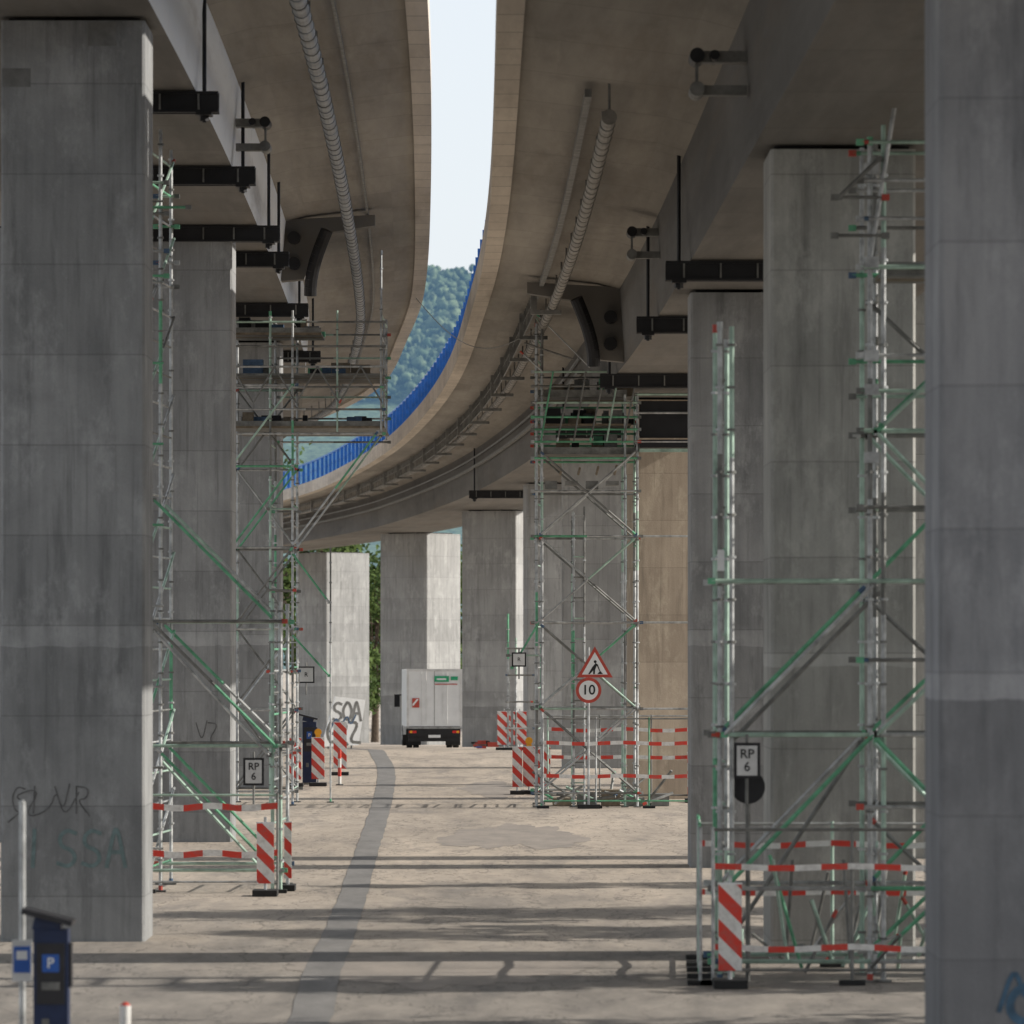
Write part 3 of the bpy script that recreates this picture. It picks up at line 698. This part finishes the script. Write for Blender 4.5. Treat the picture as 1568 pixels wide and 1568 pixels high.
mb.box(.0,.62,-.05,-.045,2.85,3.1,'greenlbl'); mb.box(.7,1.0,-.05,-.045,2.92,3.08,'greenlbl'); mb.box(.02,.98,-.05,-.045,2.73,2.77,'redp')
mb.box(.1,.5,-.054,-.05,2.93,3.0,'white')
mb.prism([(-.95,1.75),(-.65,1.75),(-.65,2.15),(-.95,2.15)],-.05,-.045,'redp'); mb.prism([(-.92,1.8),(-.68,2.1),(-.75,2.12),(-.94,1.9)],-.055,-.05,'white')
t=mb.obj('body',e)
e.location=(-3.32,223.5,g); e.rotation_euler=(0,0,math.radians(3.6))

# graffiti covered hoarding, turned a little towards the sun
e=empty('graffiti_hoarding'); mb=MB(); Y=0.;g=0
mb.prism([(-.95,.1),(.65,.15),(.95,2.0),(-.35,2.15)],Y,Y+.08,'white')
mb.tube((.5,Y+.5,g),(.5,Y+.08,g+1.7),.04,'dull'); mb.tube((-.5,Y+.5,g),(-.5,Y+.08,g+1.7),.04,'dull'); mb.obj('panel',e)
word('GRZ',-.72,.25,.85,Y-.003,'dull',.06,e,.55); word('SOA',-.45,1.15,.75,Y-.006,'repair',.055,e,.55)
ribbon([smoothl([(0,0),(.4,.9),(.6,.1),(1,1),(1.2,.3),(1.5,.9)])],-.6,.7,.75,Y-.009,'coup',.03,e)
e.location=(-6.9,214,gz(214)); e.rotation_euler=(0,0,math.radians(20))

mb=MB()
for i in range(14):
    x=random.uniform(-1.8,-.7); w=random.uniform(.15,.5); z=random.uniform(0,.25); g=gz(210)
    mb.box(x,x+w,210+i*.12,210.1+i*.12,g+z,g+z+random.uniform(.05,.2),random.choice(['blueD','redp','white','rubber','dull','wood']))
mb.obj('building_material_pile')
mb=MB(); p0=None
for i in range(17):
    t=i/16; p=(-2.75+3.55*t,150-21*t,13.9-2.0*t-1.0*math.sin(math.pi*t))
    if p0: mb.tube(p0,p,.012,'dull',5)
    p0=p
mb.obj('hanging_cable')

# ------------------------------------------------------------ trees
def tree(x,y,h,r,seed,k='leaf',clumps=90,leaf=.3,per=42):
    rnd=random.Random(seed); mb=MB(); g=gz(y)
    top=(x+rnd.uniform(-.4,.4),y,g+h*.75); mid=(x+rnd.uniform(-.2,.2),y,g+h*.35)
    mb.tube((x,y,g-.1),mid,h*.025,'bark',10,h*.018); mb.tube(mid,top,h*.018,'bark',8,h*.005)
    for i in range(clumps):
        th=rnd.uniform(0,6.283); u=rnd.uniform(-.9,1); rr=math.sqrt(max(0,1-u*u))*rnd.uniform(.45,1.05)
        lob=1+.25*math.sin(3*th+seed)+.15*math.sin(5*u+seed)
        c=Vector((x+r*rr*lob*math.cos(th),y+r*rr*lob*math.sin(th),g+h*.62+u*h*.38))
        if i%6==0: 
            b=Vector(mid).lerp(Vector(top),rnd.random()); mb.tube(b,c,h*.007,'bark',5,h*.002)
        cs=r*rnd.uniform(.16,.34)
        for j in range(per):
            d=Vector((rnd.gauss(0,1),rnd.gauss(0,1),rnd.gauss(0,.75)))*cs*.62
            p=c+d; a=Vector((rnd.gauss(0,1),rnd.gauss(0,1),rnd.gauss(0,1))).normalized(); b=a.orthogonal().normalized(); s=leaf*rnd.uniform(.6,1.3)
            mb.poly([p-a*s*.6,p+b*s*.35,p+a*s*.6,p-b*s*.35],k)
    mb.obj('broadleaf_tree')
tree(-20,405,22.5,5,1,leaf=.45); tree(-15.5,412,20.5,4,2,leaf=.45); tree(-27,400,22,5,3,leaf=.45); tree(-10.4,396,12.5,2.6,5,clumps=80); tree(-11.8,392,7,2.2,6,clumps=70); tree(-34,410,21,5,9,leaf=.45)
tree(-9.5,420,14,3.5,21,leaf=.45); tree(-13.5,425,16,4,22,leaf=.45); tree(-6,430,15,4,23,leaf=.45)
# unseen trees added off to the right to cast shadow streaks on the ground
tree(12.2,73.0,8.6,1.7,11,clumps=100,leaf=.34); tree(13.0,78.0,9.8,2.0,12,clumps=110,leaf=.34); tree(14,87,9.4,1.1,14,clumps=60,leaf=.3); tree(12.8,62.0,9.0,1.6,15,clumps=95,leaf=.34); tree(12.8,53.5,9.8,2.6,16,clumps=130,leaf=.36); tree(16,148,11,1.8,17,clumps=50,leaf=.3)
# ------------------------------------------------------------ background buildings
def building(name,x0,x1,y,h,k,fl,nw):
    e=empty(name); mb=MB(); g=gz(y)-.2; mb.box(x0,x1,y,y+14,g,g+h,k); mb.box(x0-.3,x1+.3,y-.3,y+14.3,g+h,g+h+.35,'dull'); mb.obj('walls_and_roof',e)
    mb=MB()
    for f in range(fl):
        for i in range(nw):
            cx=x0+(i+.5)*(x1-x0)/nw; z=g+1.3+f*(h/fl); w=(x1-x0)/nw*.3
            mb.box(cx-w,cx+w,y-.02,y+.05,z,z+1.5,'glass'); mb.box(cx-w-.08,cx+w+.08,y-.08,y,z-.12,z,'white')
    mb.obj('windows',e)
building('office_building',1,32,450,12.5,'plaster',4,12)

# ------------------------------------------------------------ hill with forest
import bmesh
bm=bmesh.new(); bmesh.ops.create_icosphere(bm,subdivisions=2,radius=1); bv=np.array([v.co[:] for v in bm.verts]); bf=np.array([[v.index for v in f.verts] for f in bm.faces]); bm.free()
def hz(x,y):
    t=np.clip((y-1500)/1000,0,1); t=t*t*(3-2*t)
    return -3.6+t*(170+9*np.sin(x/75.+1)+4*np.sin(x/23.)+4*np.sin(y/60.+x/90.)+2.5*np.sin(x/9.))
hx=np.linspace(-1500,1500,90); hy=np.linspace(1450,3200,60); X_,Y_=np.meshgrid(hx,hy); Z_=hz(X_,Y_)
n0=len(hx)
F4=[(j*n0+i,j*n0+i+1,(j+1)*n0+i+1,(j+1)*n0+i) for j in range(len(hy)-1) for i in range(n0-1)]
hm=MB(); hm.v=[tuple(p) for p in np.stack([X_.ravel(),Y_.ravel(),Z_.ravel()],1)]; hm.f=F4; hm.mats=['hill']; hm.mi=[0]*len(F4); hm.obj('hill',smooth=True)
vs=[];fs=[];b=0; rng=np.random.RandomState(3)
for x in np.arange(-115,35,3.8):
    for y in np.arange(2060,2540,9):
        cx=x+rng.uniform(-2,2); cy=y+rng.uniform(-4,4); R0=rng.uniform(2.2,5.2); cz=hz(cx,cy)+R0*.6
        for k in range(4):
            r=R0*rng.uniform(.28,.55); o=rng.normal(0,1,3)*R0*.42; o[2]=abs(o[2])*1.5
            j=1+rng.uniform(-.5,.5,(len(bv),1))
            q=bv*r*j+np.array([cx,cy,cz])+o; vs.append(q); fs.append(bf+b); b+=len(bv)
V=np.concatenate(vs);Fc=np.concatenate(fs)
me=bpy.data.meshes.new('hillside_forest'); me.vertices.add(len(V)); me.vertices.foreach_set('co',V.ravel())
me.loops.add(Fc.size); me.loops.foreach_set('vertex_index',Fc.ravel().astype(np.int32)); me.polygons.add(len(Fc)); me.polygons.foreach_set('loop_start',np.arange(0,Fc.size,3,dtype=np.int32)); me.polygons.foreach_set('loop_total',np.full(len(Fc),3,dtype=np.int32))
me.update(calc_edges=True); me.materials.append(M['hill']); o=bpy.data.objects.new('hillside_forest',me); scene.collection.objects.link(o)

# ------------------------------------------------------------ light
EL_=math.radians(29); AZ=(1.0,.07)
w=bpy.data.worlds.new('World'); scene.world=w; w.use_nodes=True; nt=w.node_tree
sk=nt.nodes.new('ShaderNodeTexSky'); sk.sky_type='NISHITA'; sk.sun_disc=False; sk.sun_elevation=EL_; sk.sun_rotation=math.radians(86); sk.dust_density=2.0; sk.air_density=1.0
# thin high cloud veil over the physical sky
tc=nt.nodes.new('ShaderNodeTexCoord'); no=nt.nodes.new('ShaderNodeTexNoise'); no.inputs['Scale'].default_value=2.2; no.inputs['Detail'].default_value=6
nt.links.new(tc.outputs['Generated'],no.inputs['Vector'])
mr=nt.nodes.new('ShaderNodeMapRange'); mr.inputs[1].default_value=.3; mr.inputs[2].default_value=.7; mr.inputs[3].default_value=.66; mr.inputs[4].default_value=.92
nt.links.new(no.outputs[0],mr.inputs[0])
mx=nt.nodes.new('ShaderNodeMix'); mx.data_type='RGBA'; nt.links.new(mr.outputs[0],mx.inputs[0]); nt.links.new(sk.outputs[0],mx.inputs[6]); mx.inputs[7].default_value=(6.9,7.25,7.7,1)
nt.links.new(mx.outputs[2],nt.nodes['Background'].inputs[0]); nt.nodes['Background'].inputs[1].default_value=.142
sl=bpy.data.lights.new('sun','SUN'); sl.energy=5; sl.angle=math.radians(.5); sl.color=(1,.94,.85)
so=bpy.data.objects.new('sun',sl); scene.collection.objects.link(so)
d=Vector((AZ[0],AZ[1],0)).normalized()*math.cos(EL_)+Vector((0,0,math.sin(EL_)))
so.rotation_euler=d.to_track_quat('Z','Y').to_euler(); so.location=(60,60,60)
scene.view_settings.view_transform='Standard'
try: scene.view_settings.look='None'
except: pass
# ------------------------------------------------------------ camera
c=bpy.data.cameras.new('camera'); c.lens=183.7; c.sensor_width=36; c.shift_y=.128; c.clip_end=12000; c.clip_start=.5
c.dof.use_dof=True; c.dof.focus_distance=125; c.dof.aperture_fstop=3.4
co=bpy.data.objects.new('camera',c); scene.collection.objects.link(co); co.location=(0,0,4); co.rotation_euler=(math.pi/2,0,0)
scene.camera=co
